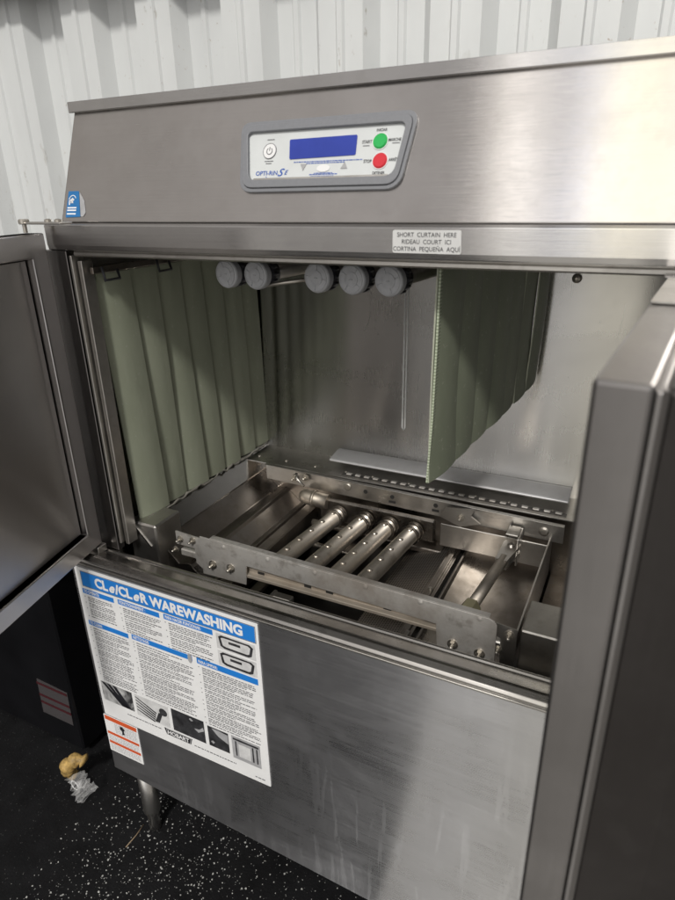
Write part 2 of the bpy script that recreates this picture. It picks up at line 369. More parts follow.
# dark cabinet left
cb = empty('cabinet', (-1.5, .3, FL), 'black glossy cabinet standing in the dark left of the dishwasher', 'cabinet')
mb = MB(); mb.box(-2.0, -1.10, .06, .55, FL+.02, .62, .004); body = mb.build('body', 'cab', cb)
mb = MB(); mb.box(-2.0, -1.085, .05, .56, .625, .65, .004); mb.build('top', 'cab', cb)
mb = MB(); B = lambda u, v, h: Vector((u, .059-h, v))
mb.prism([(-1.222, .178), (-1.117, .178), (-1.112, .283), (-1.215, .288)], B, 0, .001); st = mb.build('warning_label', 'tagd', cb)
mb = MB()
for z in (.272, .235, .212): mb.prism([(-1.218, z), (-1.114, z), (-1.114, z+.007), (-1.218, z+.007)], B, .0015, .002)
mb.build('stripe', 'tagr', st)

# ================================================================== DISHWASHER
dw = empty('dishwasher', (-.40, .25, FL), 'stainless steel commercial dishwasher with both its doors standing open', 'dishwasher')
XL, XR = -.838, .10
# hood, slanted front
V0 = Vector((0, .057, .145)).normalized(); NH = Vector((0, -V0.z, V0.y))
HB = lambda u, v, h: Vector((u, 0, 1.346))+V0*v+NH*h
HX1 = .62
mb = MB()
mb.prism([(0, 1.346), (.057+.0007, 1.346+.1475), (.60, 1.4935), (.60, 1.346)], lambda u, v, h: Vector((h, u, v)), -.781, HX1)
mb.build('hood', 'hood', dw, bevel=.0015)
mb = MB(); mb.prism([(.0515, 1.4895), (.0515, 1.5035), (.612, 1.5035), (.612, 1.4955), (.0575, 1.4955), (.0575, 1.4895)], lambda u, v, h: Vector((h, u, v)), -.787, HX1+.005)
mb.build('hood_lid', 'lintel', dw, bevel=.001)
# lintel beam, with rolled lower lip
mb = MB()
mb.prism([(-.001, 1.3445), (-.006, 1.342), (-.006, 1.315), (-.0045, 1.3085), (.0, 1.3065), (.012, 1.3065), (.012, 1.3445)], lambda u, v, h: Vector((h, u, v)), -.812, HX1)
mb.build('lintel', 'lintel', dw, bevel=.001)
mb = MB(); mb.box(-.768, HX1, -.001, .016, 1.299, 1.3065, .002); mb.build('drip_lip', 'rail', dw)
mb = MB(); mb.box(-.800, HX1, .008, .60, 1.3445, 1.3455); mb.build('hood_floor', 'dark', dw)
# chamber shell
mb = MB()
mb.box(-.80, HX1, .466, .474, .60, 1.34)
mb.build('back_wall', 'wall', dw)
mb = MB(); mb.box(-.832, -.800, .0125, .60, .70, 1.3425); mb.build('side_wall', 'wall', dw)
mb = MB(); mb.box(HX1-.01, HX1, .012, .60, .30, 1.344); mb.build('side_wall', 'wall', dw)
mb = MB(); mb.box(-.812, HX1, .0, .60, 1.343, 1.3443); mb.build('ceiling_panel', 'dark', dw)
# left jamb of opening
mb = MB()
mb.box(-.832, -.779, -.004, .012, .80, 1.3065, .001)
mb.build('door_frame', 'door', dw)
mb = MB()
mb.box(-.776, -.771, -.003, .020, .815, 1.300, .001); mb.build('curtain_guide', 'rail', dw)
mb = MB(); mb.box(-.768, -.760, .004, .026, .812, 1.292, .001); mb.build('curtain_guide', 'rail', dw)

# hood screw visible on the back wall
mb = MB(); mb.lathe((-.120, .464, 1.236), (0, -1, 0), [(.008, 0), (.008, .002), (.006, .004), (.0055, .007), (.002, .009)], 20); mb.build('rinse_nozzle', 'bolt', dw)

# ledge / tub rim
mb = MB()
P = [(-.0615, .7985), (-.0615, .803), (-.059, .8065), (-.050, .8095), (-.046, .810), (-.0425, .8095), (-.040, .8065), (-.020, .8005), (-.012, .7975), (-.009, .7995), (-.005, .7995), (-.002, .7965), (-.002, .70), (-.055, .70), (-.055, .7985)]
mb.prism(P, lambda u, v, h: Vector((h, u, v)), -.838, HX1); mb.build('tub_rim', 'ledge', dw, bevel=.0008)
# front panel
mb = MB()
zb = lambda x: .303-(x+.838)*.045
B = lambda u, v, h: Vector((u, -.060-h, v))
mb.prism([(-.838, .303), (HX1, zb(HX1)), (HX1, .7980), (-.838, .7980)], B, -.012, 0)
fp = mb.build('front_panel', 'panel', dw, bevel=.002)
mb = MB(); mb.box(-.838, HX1, -.0635, -.0616, .7955, .7985, .0004); mb.build('rim_fold', 'rail', dw)
mb = MB(); mb.box(-.832, -.826, -.047, .59, .30, .80); mb.build('side_panel', 'dark', dw)
mb = MB(); mb.box(-.826, HX1, .585, .59, .30, .80); mb.build('rear_panel', 'dark', dw)
mb = MB(); mb.box(-.826, HX1, -.047, .585, .30, .304); mb.build('bottom_pan', 'tank', dw)
# legs
for lx, ly in ((-.812, -.010), (-.800, .54), (.50, -.010), (.50, .54)):
    mb = MB(); mb.lathe((lx, ly, FL), (0, 0, 1), [(.011, 0), (.0125, .004), (.013, .045), (.015, .050), (.0182, .058), (.019, .062), (.0182, .066), (.018, .23)], 30)
    lg = mb.build('leg', 'leg', dw)
    for p in lg.data.polygons: p.use_smooth = abs(p.normal.z) < .5

# ---------------- doors
def door(name_loc, ang, z0, z1, wd, side, th=.030):
    # local: x along the leaf from the hinge, y thickness (0 = inner face, +y = outer), z up
    T = Matrix.Translation(name_loc) @ Matrix.Rotation(ang, 4, 'Z') @ Matrix.Diagonal((1, side, 1, 1))
    fl = .033
    mb = MB(T)
    O_ = [(0, z0), (wd, z0), (wd, z1), (0, z1)]; I_ = [(fl, z0+fl), (wd-fl, z0+fl), (wd-fl, z1-fl), (fl, z1-fl)]
    mb.ring(O_, I_, lambda u, v, h: Vector((u, h, v)), 0, th)
    mb.box(fl-.001, wd-fl+.001, .016, th-.001, z0+fl-.001, z1-fl+.001)
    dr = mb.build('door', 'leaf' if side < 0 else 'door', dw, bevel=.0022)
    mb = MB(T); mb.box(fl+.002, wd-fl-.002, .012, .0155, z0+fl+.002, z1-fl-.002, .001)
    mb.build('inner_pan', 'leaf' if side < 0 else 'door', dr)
    mb = MB(T)
    if side < 0: mb.path([(wd-.05, th, z1-.22), (wd-.05, th+.035, z1-.22), (wd-.05, th+.035, z1-.34), (wd-.05, th, z1-.34)], .007, 12); mb.build('handle', 'rail', dr)
    return dr, T
dA = Vector((.057, -.239)).normalized(); angL = math.atan2(dA.y, dA.x)
dl, TL = door((-.806, -.013, 0), angL, .815, 1.332, .385, -1)
# hinge straps with a pin head on top
mb = MB(); mb.box(-.828, -.745, -.035, -.012, 1.3445, 1.3475, .001); h = mb.build('hinge', 'rail', dw)
lathe_obj('hinge_pin', 'bolt', h, (-.822, -.030, 1.333), (0, 0, 1), [(.003, 0), (.003, .012), (.0075, .0125), (.0075, .017), (.006, .0185)], 18)
for hx in (-.762, -.782): lathe_obj('hinge_pin', 'bolt', h, (hx, -.022, 1.3475), (0, 0, 1), [(.005, 0), (.005, .003), (.002, .0042)], 14)

mb = MB(); mb.box(-.830, -.800, -.030, -.010, .800, .8135, .001); mb.build('hinge', 'rail', dw)
# right door, hinged at x .02, leaf towards the camera
dB = Vector((-.0275, -.36)).normalized(); angR = math.atan2(dB.y, dB.x)
dr, TR = door((.009, -.018, 0), angR, .812, 1.299, .368, 1, .026)
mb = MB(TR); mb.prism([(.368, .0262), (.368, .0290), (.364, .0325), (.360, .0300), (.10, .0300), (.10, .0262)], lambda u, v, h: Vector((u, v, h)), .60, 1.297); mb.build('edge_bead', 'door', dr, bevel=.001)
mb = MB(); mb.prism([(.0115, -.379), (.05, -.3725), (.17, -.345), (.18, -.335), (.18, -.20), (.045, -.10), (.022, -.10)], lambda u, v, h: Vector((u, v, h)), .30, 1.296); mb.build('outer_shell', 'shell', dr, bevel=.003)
mb = MB(TR); mb.box(.012, .150, .0005, .0255, 1.2995, 1.3015, .0006); mb.build('top_strap', 'rail', dr)
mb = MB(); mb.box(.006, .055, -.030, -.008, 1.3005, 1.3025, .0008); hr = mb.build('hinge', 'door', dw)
mb = MB(); mb.lathe((.04, -.02, 1.3025), (0, 0, 1), [(.006, 0), (.006, .004), (.003, .006)], 14); mb.build('hinge_pin', 'bolt', hr)

# ---------------- control panel (on the slanted hood)
def rpoly(pts, r, n=6):
    out = []; m_ = len(pts)
    for i in range(m_):
        p0, p1, p2 = Vector(pts[i-1]), Vector(pts[i]), Vector(pts[(i+1) % m_])
        a = (p0-p1).normalized(); b = (p2-p1).normalized(); rr = r if not isinstance(r, (list, tuple)) else r[i]
        s0 = p1+a*rr; s1 = p1+b*rr
        for k in range(n+1):
            t = k/n; q = s0*(1-t)**2+p1*2*t*(1-t)+s1*t*t; out.append((q.x, q.y))
    return out
co = [(-.4858, .120), (-.2555, .1205), (-.2665, .0355), (-.4755, .0355)]
rr = [.014, .016, .018, .016]
out = rpoly(co, rr); mid = rpoly([(-.4815, .1155), (-.2600, .1160), (-.2700, .0400), (-.4715, .0400)], .015); inn = rpoly([(-.4735, .1070), (-.2680, .1072), (-.2750, .0492), (-.4635, .0492)], [.008, .009, .012, .010])
mb = MB(); mb.ring(out, mid, HB, 0, .004); mb.ring(mid, inn, HB, .0, .0065)
bz = mb.build('control_panel', 'bezel', dw, bevel=.0008)
mb = MB(); mb.prism(inn, HB, .0002, .0016); mb.build('face_plate', 'face', bz)
mb = MB(); mb.prism(rpoly([(-.458, .0525), (-.282, .0525), (-.284, .0492), (-.460, .0492)], .001), HB, .0018, .0026); mb.build('lower_trim', 'rail', bz)
mb = MB(); mb.prism(rpoly([(-.4145, .0968), (-.3265, .0978), (-.3255, .0752), (-.4115, .0735)], .002), HB, .0018, .0024); mb.build('display', 'lcd', bz)
def disc(mb, u, v, r0, h0, h1, ry=None, n=28):
    ry = ry or r0; mb.prism([(u+math.cos(2*math.pi*k/n)*r0, v+math.sin(2*math.pi*k/n)*ry) for k in range(n)], HB, h0, h1)
def ringd(mb, u, v, r0, r1, h0, h1, n=28, a0=0, a1=360):
    if a1-a0 >= 360:
        mb.ring([(u+math.cos(2*math.pi*k/n)*r0, v+math.sin(2*math.pi*k/n)*r0) for k in range(n)], [(u+math.cos(2*math.pi*k/n)*r1, v+math.sin(2*math.pi*k/n)*r1) for k in range(n)], HB, h0, h1)
    else:
        A = [R(a0+(a1-a0)*k/n) for k in range(n+1)]
        mb.prism([(u+math.cos(a)*r0, v+math.sin(a)*r0) for a in A]+[(u+math.cos(a)*r1, v+math.sin(a)*r1) for a in A[::-1]], HB, h0, h1)
mb = MB(); disc(mb, -.4405, .0845, .0088, .0018, .0026); pw = mb.build('power_button', 'white', bz)
mb = MB(); ringd(mb, -.4405, .0845, .0092, .0086, .0018, .0028); ringd(mb, -.4405, .0843, .0042, .0034, .0028, .0030, 20, -235, 55)
mb.prism([(-.4409, .0845), (-.4401, .0845), (-.4401, .0892), (-.4409, .0892)], HB, .0028, .0030); mb.build('power_symbol', 'ink', pw)
for nm, u, v, mt in (('start_button', -.2975, .0890, 'green'), ('stop_button', -.2945, .0675, 'red')):
    mb = MB(); disc(mb, u, v, .0088, .0018, .0022); disc(mb, u, v, .0078, .0022, .0032); disc(mb, u, v, .0070, .0032, .0037); b_ = mb.build(nm, mt, bz)
    mb = MB(); ringd(mb, u, v, .0094, .0087, .0017, .0026); mb.build('button_ring', 'white', b_)
mb = MB(); disc(mb, -.3645, .0617, .0085, .0018, .0024, .0042); mb.build('select_button', 'white', bz)
for u, sg in ((-.3913, -1), (-.3379, 1)):
    mb = MB(); mb.prism([(u-.0042, .0640-sg*.0035), (u+.0042, .0640-sg*.0035), (u, .0640+sg*.0042)][::sg], HB, .0018, .0024); mb.build('arrow_button', 'grey', bz)

for s_, u, v, z, al in (('START', -.3075, .0875, .0050, 'RIGHT'), ('MARCHE', -.2880, .0885, .0046, 'LEFT'), ('INICIAR', -.2975, .1000, .0044, 'CENTER'), ('STOP', -.3048, .0660, .0050, 'RIGHT'), ('ARRÊT', -.2845, .0668, .0046, 'LEFT'), ('DETENER', -.2945, .0530, .0042, 'CENTER')):
    mb = MB(); text_into(mb, s_, HB, u, v, z, .0021, .015, al, .82); mb.build('button_lettering', 'black', bz)
for u, v, wd in ((-.318, .0845, .008), (-.283, .0860, .009), (-.446, .0978, .010), (-.446, .0722, .012), (-.444, .0695, .008)):
    mb = MB(); mb.prism([(u, v), (u+wd, v), (u+wd, v+.0008), (u, v+.0008)], HB, .0018, .0020); mb.build('translation_mark', 'ink', bz)
mb = MB(); text_into(mb, 'OPTI-RiN', HB, -.4565, .0560, .0072, .0021, .012, sx=1.05)
text_into(mb, 'S', HB, -.4260, .0545, .0125, .0021, .01, shear=.4, sx=1.2); text_into(mb, 'E', HB, -.4165, .0560, .0075, .0021, .01, shear=.4)
text_into(mb, '2', HB, -.442, .0512, .0045, .0021, .01)
for (u0, u1, v, h_) in ((-.405, -.316, .0695, .0010), (-.388, -.338, .0675, .0010), (-.382, -.346, .0545, .0010), (-.380, -.350, .0525, .0008), (-.376, -.352, .0560, .0008)):
    u = u0
    while u < u1:
        wd = random.uniform(.0015, .005); mb.prism([(u, v), (min(u+wd, u1), v), (min(u+wd, u1), v+h_), (u, v+h_)], HB, .0018, .0020); u += wd+.0008
mb.build('printed_emblem', 'navy', bz)

# energy sticker lower left of hood
mb = MB(); mb.prism(rpoly([(-.7725, .0435), (-.7525, .0435), (-.7440, .0075), (-.7725, .0065)], .001), HB, .0003, .0010); es = mb.build('efficiency_sticker', 'esblue', dw)
mb = MB(); mb.prism(rpoly([(-.7515, .0430), (-.7400, .030), (-.7345, .013), (-.7385, .0078), (-.7432, .0078)], .001), HB, .0003, .0009); mb.build('clear_edge', 'grey', es)
mb = MB()
ringd(mb, -.7625, .031, .0070, .0060, .0011, .0013, 18, 20, 200); mb.prism([(-.7630+.0045*math.sin(k*math.pi*.8), .030+.0045*math.cos(k*math.pi*.8)) for k in range(5)], HB, .0011, .0013)
for v in (.0190, .0155, .0105): mb.prism([(-.7705, v), (-.7530, v), (-.7530, v+.0019), (-.7705, v+.0019)], HB, .0011, .0013)
mb.prism([(-.770, .034), (-.7685, .024), (-.7665, .024), (-.7685, .034)], HB, .0011, .0013)
mb.build('sticker_emblem', 'white', es)

# curtain label on lintel
LB = lambda u, v, h: Vector((u, -.0062-h, v))
mb = MB(); mb.prism(rpoly([(-.2665, 1.3392), (-.1900, 1.3392), (-.1890, 1.3150), (-.2665, 1.3155)], .0025), LB, .0, .0008); cu_ = mb.build('curtain_label', 'labw', dw)
mb = MB()
for s_, v in (('SHORT  CURTAIN  HERE', 1.3322), ('RIDEAU  COURT  ICI', 1.3250), ('CORTINA  PEQUEÑA  AQUÍ', 1.3176)):
    text_into(mb, s_, LB, -.2280, v, .0066, .0011, .004, 'CENTER', .92)
mb.build('label_lettering', 'black', cu_)

# ---------------- instruction placard
PW, PH = .378, .337
PB = lambda u, v, h: Vector((-.830+u*PW, -.0612-h, .789-v*PH))
def prect(mb, u0, v0, u1, v1, h0, h1): return mb.prism([(u0, v1), (u1, v1), (u1, v0), (u0, v0)], PB, h0, h1)
mb = MB(); mb.prism(rpoly([(0, 1), (1, 1), (1, 0), (0, 0)], .006), PB, -.0006, .0004); pl = mb.build('instruction_placard', 'white', dw)
mb = MB(); prect(mb, .038, .022, .984, .108, .0005, .0009); mb.build('title_band', 'blue', pl)
mb = MB(); prect(mb, .034, .018, .988, .0205, .0005, .0008); prect(mb, .034, .1095, .988, .112, .0005, .0008); prect(mb, .034, .0205, .0362, .1095, .0005, .0008); prect(mb, .9858, .0205, .988, .1095, .0005, .0008)
mb.build('title_border', 'ink', pl)
# placard text basis in metres (u right, v up from placard top-left)
TB = lambda u, v, h: Vector((-.830+u, -.0612-h, .789+v))
mb = MB(); cur = .120*PW
for s_, sh in (('CL', 0), ('e', .5), ('/CL', 0), ('e', .5), ('R WAREWASHING', 0)):
    wd = text_into(mb, s_, TB, cur, -.091*PH, .0262, .0012, .045, sx=.93, shear=sh); cur += wd+.0008
mb.build('title_lettering', 'white', pl)
title_end = cur
bands = [(.028, .128, .220, .157, 'TO OPERATE:'), (.246, .124, .485, .153, 'FONCTIONNEMENT :'), (.510, .118, .770, .148, 'PARA HACER FUNCIONAR:'),
         (.024, .331, .272, .360, 'TO CLEAN:'), (.294, .323, .640, .353, 'NETTOYAGE:'), (.665, .320, .980, .355, 'PARA LIMPIAR:')]
for a, b, c_, d_, s_ in bands:
    mb = MB(); prect(mb, a, b, c_, d_, .0005, .0008); hb_ = mb.build('heading_band', 'blue', pl)
    mb = MB(); text_into(mb, s_, TB, (a+.008)*PW, -(d_-.007)*PH, .0085, .0010, .03, sx=.70); mb.build('heading_lettering', 'white', pl)
mb = MB()
def para(u0, u1, v0, v1, dv=.0112, ind=.02):
    v = v0; left = 0
    while v < v1:
        if left <= 0:
            left = random.randint(1, 4); start = True; v += .004
        u = u0+(0 if start else ind); 
        if start: prect(mb, u, v+.001, u+.006, v+.005, .0005, .0006); u = u0+ind
        end = u1-(random.uniform(.0, .03) if left > 1 else random.uniform(.03, .45)*(u1-u0))
        while u < end:
            wd = min(random.uniform(.006, .026), end-u)
            if wd > .002: prect(mb, u, v+random.uniform(-.0004, .0004), u+wd, v+.0050, .0005, .0006)
            u += wd+random.uniform(.003, .005)
        start = False; left -= 1; v += dv
start = True
para(.032, .225, .170, .305); para(.250, .490, .166, .318); para(.512, .765, .160, .318)
para(.026, .275, .372, .728); para(.296, .640, .365, .725); para(.668, .975, .368, .735)
for a, b, v in ((.166, .386, .921), (.581, .819, .938), (.92, .975, .968)):
    u = a
    while u < b:
        wd = random.uniform(.006, .02); prect(mb, u, v, min(u+wd, b), v+.006, .0005, .0006); u += wd+.004
mb.build('body_text', 'ink', pl)
for k, (a, b, c_, d_) in enumerate(((.019, .746, .221, .880), (.239, .742, .445, .890), (.465, .738, .655, .888), (.675, .752, .789, .886), (.807, .749, .958, .900), (.787, .124, .980, .213), (.787, .222, .980, .312))):
    mb = MB(); prect(mb, a, b, c_, d_, .0005, .0008)
    q = mb.build('printed_photo', ('photo', 'lgrey', 'photod', 'photod', 'grey', 'lgrey', 'lgrey')[k], pl)
    mb = MB(); W_, H_ = c_-a, d_-b; C_ = lambda fx, fy: (a+W_*fx, b+H_*fy)
    if k == 0:
        for f in (0, .3, .6): mb.prism([C_(.02+f*.6, .02), C_(.14+f*.6, .02), C_(.75+f*.3, .98), C_(.6+f*.3, .98)][::-1], PB, .0009, .0010)
        mt = 'black'
    elif k == 1:
        for f in range(5): mb.prism([C_(.02, .10+f*.15), C_(.02, .15+f*.15), C_(.62-f*.02, .58+f*.11), C_(.62-f*.02, .50+f*.11)], PB, .0009, .0010)
        mb.prism([C_(.55, .95), C_(.68, .95), C_(.82, .45), C_(.70, .45)], PB, .0009, .0011)
        mb.prism([C_(.84+.12*math.cos(t*.5), .35+.18*math.sin(t*.5)) for t in range(13)], PB, .0009, .0010); mt = 'photod'
    elif k == 2:
        mb.prism([C_(.68, .50), C_(.80, .62), C_(.98, .45), C_(.96, .30), C_(.84, .46)], PB, .0009, .0010); mb.prism([C_(.55, .14), C_(.62, .22), C_(.68, .16), C_(.6, .08)], PB, .0009, .0010); mt = 'grey'
    elif k == 3:
        mb.prism([C_(.2, .05), C_(.5, .35), C_(.98, .55), C_(.98, .1), C_(.6, .05)], PB, .0009, .0010); mb.prism([C_(.1, .75), C_(.2, .85), C_(.3, .75), C_(.2, .68)], PB, .0009, .0010); mt = 'grey'
    elif k == 4:
        for f in (.12, .72, .86): mb.prism([C_(f, .2), C_(f+.05, .2), C_(f+.05, .85), C_(f, .85)][::-1], PB, .0009, .0010)
        mb.prism([C_(.05, .08), C_(.95, .08), C_(.95, .16), C_(.05, .16)][::-1], PB, .0009, .0010); mt = 'photod'
    else:
        o1 = [C_(.06, .2), C_(.14, .08), C_(.86, .1), C_(.95, .25), C_(.90, .82), C_(.82, .92), C_(.2, .9), C_(.1, .78)]
        i1 = [C_(.12, .26), C_(.18, .2), C_(.82, .2), C_(.88, .3), C_(.84, .72), C_(.78, .78), C_(.24, .76), C_(.16, .70)]
        mb.ring(o1, i1, PB, .0009, .0011); prect(mb, a+W_*.32, b+H_*.34, a+W_*.62, b+H_*.5, .0009, .0010); mt = 'photod'
    mb.build('photo_subject', mt, pl)
    if k == 4:
        mb = MB(); mb.prism([C_(.24, .28), C_(.66, .28), C_(.66, .85), C_(.24, .85)][::-1], PB, .0009, .0010); mb.build('photo_subject', 'lgrey', pl)
mb = MB(); mb.prism([(.628+.012*math.cos(t*.5236), .340+.030*math.sin(t*.5236)) for t in range(12)], PB, .0009, .0014); mb.build('blemish', 'grey', pl)
mb = MB(); mb.prism([(.410, .905), (.564, .905), (.555, .942), (.420, .942)][::-1], PB, .0005, .0008); mb.prism([(.402, .9015), (.572, .9015), (.560, .9465), (.414, .9465)][::-1], PB, .0003, .00045)
lgm = mb.build('maker_badge', 'black', pl)
mb = MB(); text_into(mb, 'HOBART', TB, .487*PW, -.936*PH, .0125, .0011, .03, 'CENTER', .98); mb.build('badge_lettering', 'white', pl)
mb = MB(); mb.ring([(.417, .9025), (.5665, .9025), (.5575, .9445), (.4175, .9445)], [(.419, .9042), (.5635, .9042), (.5555, .943), (.4195, .943)], PB, .0008, .0010); mb.build('badge_outline', 'lgrey', pl)

# warning label under it
WBx, WBz, WW, WH = -.838, .448, .087, .094
WB = lambda u, v, h: Vector((-.838+.0005+u*WW, -.0606-h, WBz-v*WH))
def wrect(mb, u0, v0, u1, v1, h0, h1): return mb.prism([(u0, v1), (u1, v1), (u1, v0), (u0, v0)], WB, h0, h1)
mb = MB(); wrect(mb, .01, 0, 1, 1, -.0004, .0004); wl = mb.build('warning_label', 'white', dw)
mb = MB()
for a, b in ((.01, .12), (.44, .51), (.70, .77)): wrect(mb, .04, a, .97, b, .0005, .0007)
mb.build('orange_stripe', 'orange', wl)
mb = MB()
for a, b in ((.15, .42), (.54, .68), (.80, .97)):
    v = a
    while v < b:
        u = .06 if b > .5 else .30
        while u < .93:
            wd = random.uniform(.03, .09); wrect(mb, u, v, min(u+wd, .94), v+.012, .0005, .0006); u += wd+.02
        v += .034
mb.build('fine_print', 'grey', wl)
mb = MB()   # small figure pictogram: falling hand drop
mb.prism([(.47, .16), (.55, .16), (.60, .22), (.56, .28), (.58, .36), (.50, .38), (.52, .29), (.46, .24)][::-1], WB, .0008, .0010); mb.build('pictogram', 'black', wl)
# ---------------- rack track rails
RB = lambda y: (lambda u, v, h: Vector((u, y-h, v)))
fr = empty
mb = MB(); B = RB(.052)
top = [(-.640, .8335), (-.137, .8235), (-.129, .8205), (-.125, .814)]
bot = [(-.125, .745), (-.210, .748), (-.213, .7895), (-.545, .7985), (-.549, .760), (-.640, .758)]
mb.prism(top+bot, B, 0, .0025); mb.prism([(-.620, .8335), (-.137, .8235), (-.137, .8222), (-.620, .8320)], B, -.011, 0)
rl = mb.build('front_rail', 'spot', dw, bevel=.0008)
for p in ((-.616, .0495, .783), (-.578, .0495, .786), (-.186, .0495, .762), (-.146, .0495, .759)): bolt_obj(p, rl)
for k in range(6):
    u = -.59+k*.088; lathe_obj('rivet', 'spot', rl, (u, .0495, .8245-(u+.6)*.012), (0, -1, 0), [(.0045, 0), (.004, .001), (.001, .0016)], 14)
mb = MB(); mb.prism([(-.700, .826), (-.636, .8225), (-.636, .800), (-.700, .800)], RB(.060), 0, .0025); mb.prism([(-.660, .80), (-.636, .80), (-.636, .755), (-.660, .77)], RB(.060), 0, .0025)
mb.box(-.70, -.64, .064, .085, .772, .786, .002)
br = mb.build('rail_bracket', 'spot', dw)
for p in ((-.690, .0570, .812), (-.662, .0570, .8155), (-.703, .0570, .789)): bolt_obj(p, br, r=.0042)
mb = MB(); mb.prism([(-.128, .815), (-.098, .811), (-.098, .745), (-.118, .745), (-.120, .79), (-.128, .795)], RB(.058), 0, .0025); mb.box(-.13, -.098, .062, .08, .768, .778, .002); brr = mb.build('rail_bracket', 'rail', dw)
bolt_obj((-.108, .0555, .800), brr, r=.0052); bolt_obj((-.122, .0555, .772), brr, r=.004)
# second channel under rail
mb = MB()
CH = [(.060, .7885), (.066, .790), (.072, .7885), (.072, .780), (.080, .780), (.080, .776), (.060, .776), (.058, .7735), (.052, .7735), (.052, .779), (.060, .781)]
mb.prism(CH, lambda u, v, h: Vector((h, u, v)), -.556, -.205); c2 = mb.build('lower_channel', 'chan', dw, bevel=.0008)
for u in (-.53, -.44, -.40, -.30, -.235): box_obj('slot', 'tank', c2, u, u+.013, .0588, .0598, .7820, .7870, .0003)
mb = MB(); mb.box(-.495, -.462, .045, .062, .742, .756, .002); mb.box(-.500, -.494, .030, .062, .738, .758, .001); mb.build('catch_clip', 'rail', dw)
box_obj('catch_clip', 'rail', dw, -.386, -.352, .030, .055, .740, .744, .001); box_obj('catch_clip', 'rail', dw, -.262, -.255, .020, .060, .735, .756, .001)
# end blocks
mb = MB(); mb.box(-.785, -.722, .032, .100, .735, .842, .003); mb.build('end_block', 'rail', dw)
mb = MB(); mb.box(-.094, -.008, .058, .135, .735, .812, .002); mb.build('end_block', 'rail', dw)
mb = MB(); mb.box(-.1, HX1-.01, .005, .03, .70, .735, .002); mb.build('tub_shelf', 'ledge', dw)
# back ledge, ramp plate, back rail
mb = MB(); mb.box(-.77, -.02, .375, .466, .826, .829, .0005); mb.build('back_ledge', 'rail', dw)
mb = MB(); mb.prism([(.412, .8455), (.415, .8480), (.455, .8545), (.4655, .8525), (.4655, .8490), (.4125, .8425)], lambda u, v, h: Vector((h, u, v)), -.572, -.082); mb.build('ramp_plate', 'matte', dw, bevel=.0012)
mb = MB(); mb.box(-.53, -.08, .3835, .3965, .8292, .8302)
ps = mb.build('pawl_strip', 'dark', dw)
for k in range(22): box_obj('pawl', 'spot', ps, -.52+k*.020, -.508+k*.020, .386, .394, .8303, .8335, .001)
for k in range(10): lathe_obj('rivet', 'bolt', dw, (-.74+k*.07+random.uniform(-.006, .006), .402, .829), (0, 0, 1), [(.0035, 0), (.003, .0016), (.001, .0022)], 12)
mb = MB(); mb.prism([(-.70, .8365), (-.078, .8255), (-.078, .788), (-.70, .800)], RB(.362), 0, .003); mb.prism([(-.70, .8365), (-.078, .8255), (-.078, .8240), (-.70, .8350)], RB(.362), .003, .009)
bk = mb.build('back_rail', 'rail', dw, bevel=.0008)
for u in (-.463, -.405, -.315): lathe_obj('hole', 'tank', bk, (u, .3585, .815), (0, -1, 0), [(.0045, 0), (.0045, .0006)], 14)
for u in (-.405, -.315): box_obj('slot', 'tank', bk, u-.007, u+.007, .3578, .3588, .8015, .8065, .0003)
lathe_obj('plug', 'bolt', bk, (-.503, .3585, .818), (0, -1, 0), [(.008, 0), (.008, .001), (.006, .0022)], 18); lathe_obj('rivet', 'bolt', bk, (-.112, .3585, .806), (0, -1, 0), [(.009, 0), (.009, .001), (.006, .003), (.003, .0035)], 18)
bolt_obj((-.600, .355, .822), bk, r=.006); bolt_obj((-.628, .355, .815), bk, r=.005)
mb = MB(); mb.path([(-.62, .352, .83), (-.615, .344, .822), (-.596, .340, .809)], .003, 8); mb.build('latch_arm', 'rail', dw)
mb = MB(); mb.prism([(-.305, .800), (-.290, .822), (-.236, .828), (-.243, .812), (-.225, .800), (-.262, .786)], RB(.352), 0, .004); lt = mb.build('latch_plate', 'rail', dw); bolt_obj((-.262, .347, .806), lt, r=.005)
mb = MB(); mb.path([(-.168, .354, .812), (-.173, .35, .80), (-.165, .35, .792), (-.176, .35, .788)], .0016, 8); mb.build('wire_clip', 'dark', dw)

# ---------------- lower wash arms
mb = MB(); mb.box(-.56, -.310, .3405, .3515, .742, .790, .003); mb.build('manifold', 'tray', dw)
xs = [(-.512, -.536), (-.452, -.476), (-.400, -.423), (-.348, -.372)]
def lwa(x0, x1):
    a = Vector((x0, .338, .764)); b = Vector((x1, .088, .764)); dd = (b-a)
    mb = MB(); mb.path([a, a+dd*.04, a+dd*.041, a+dd*.96, b], [.0180, .0180, .0158, .0158, .015], 28); t = mb.build('wash_arm', 'tube', dw)
    for f in (.02, .085): one('collar', 'tray', t, lambda mb: mb.path([a+dd*f, a+dd*(f+.022)], [.0195, .0195], 28))
    for k in range(6):
        p = a+dd*(.12+k*.155)+Vector((.002, 0, .0145)); lathe_obj('nozzle', 'tube', t, p, (.15, 0, 1), [(.0052, 0), (.0052, .0020), (.004, .0034), (.002, .0036)], 14)
for x0, x1 in xs: lwa(x0, x1)
mb = MB(); mb.path([(-.606, .339, .788), (-.603, .339, .788), (-.597, .339, .788), (-.588, .339, .787), (-.575, .339, .786), (-.540, .340, .784)], [.004, .010, .0145, .0160, .0160, .0155], 20)
mb.path([(-.574, .339, .786), (-.568, .339, .786)], .0178, 20); mb.build('elbow_pipe', 'tube', dw)

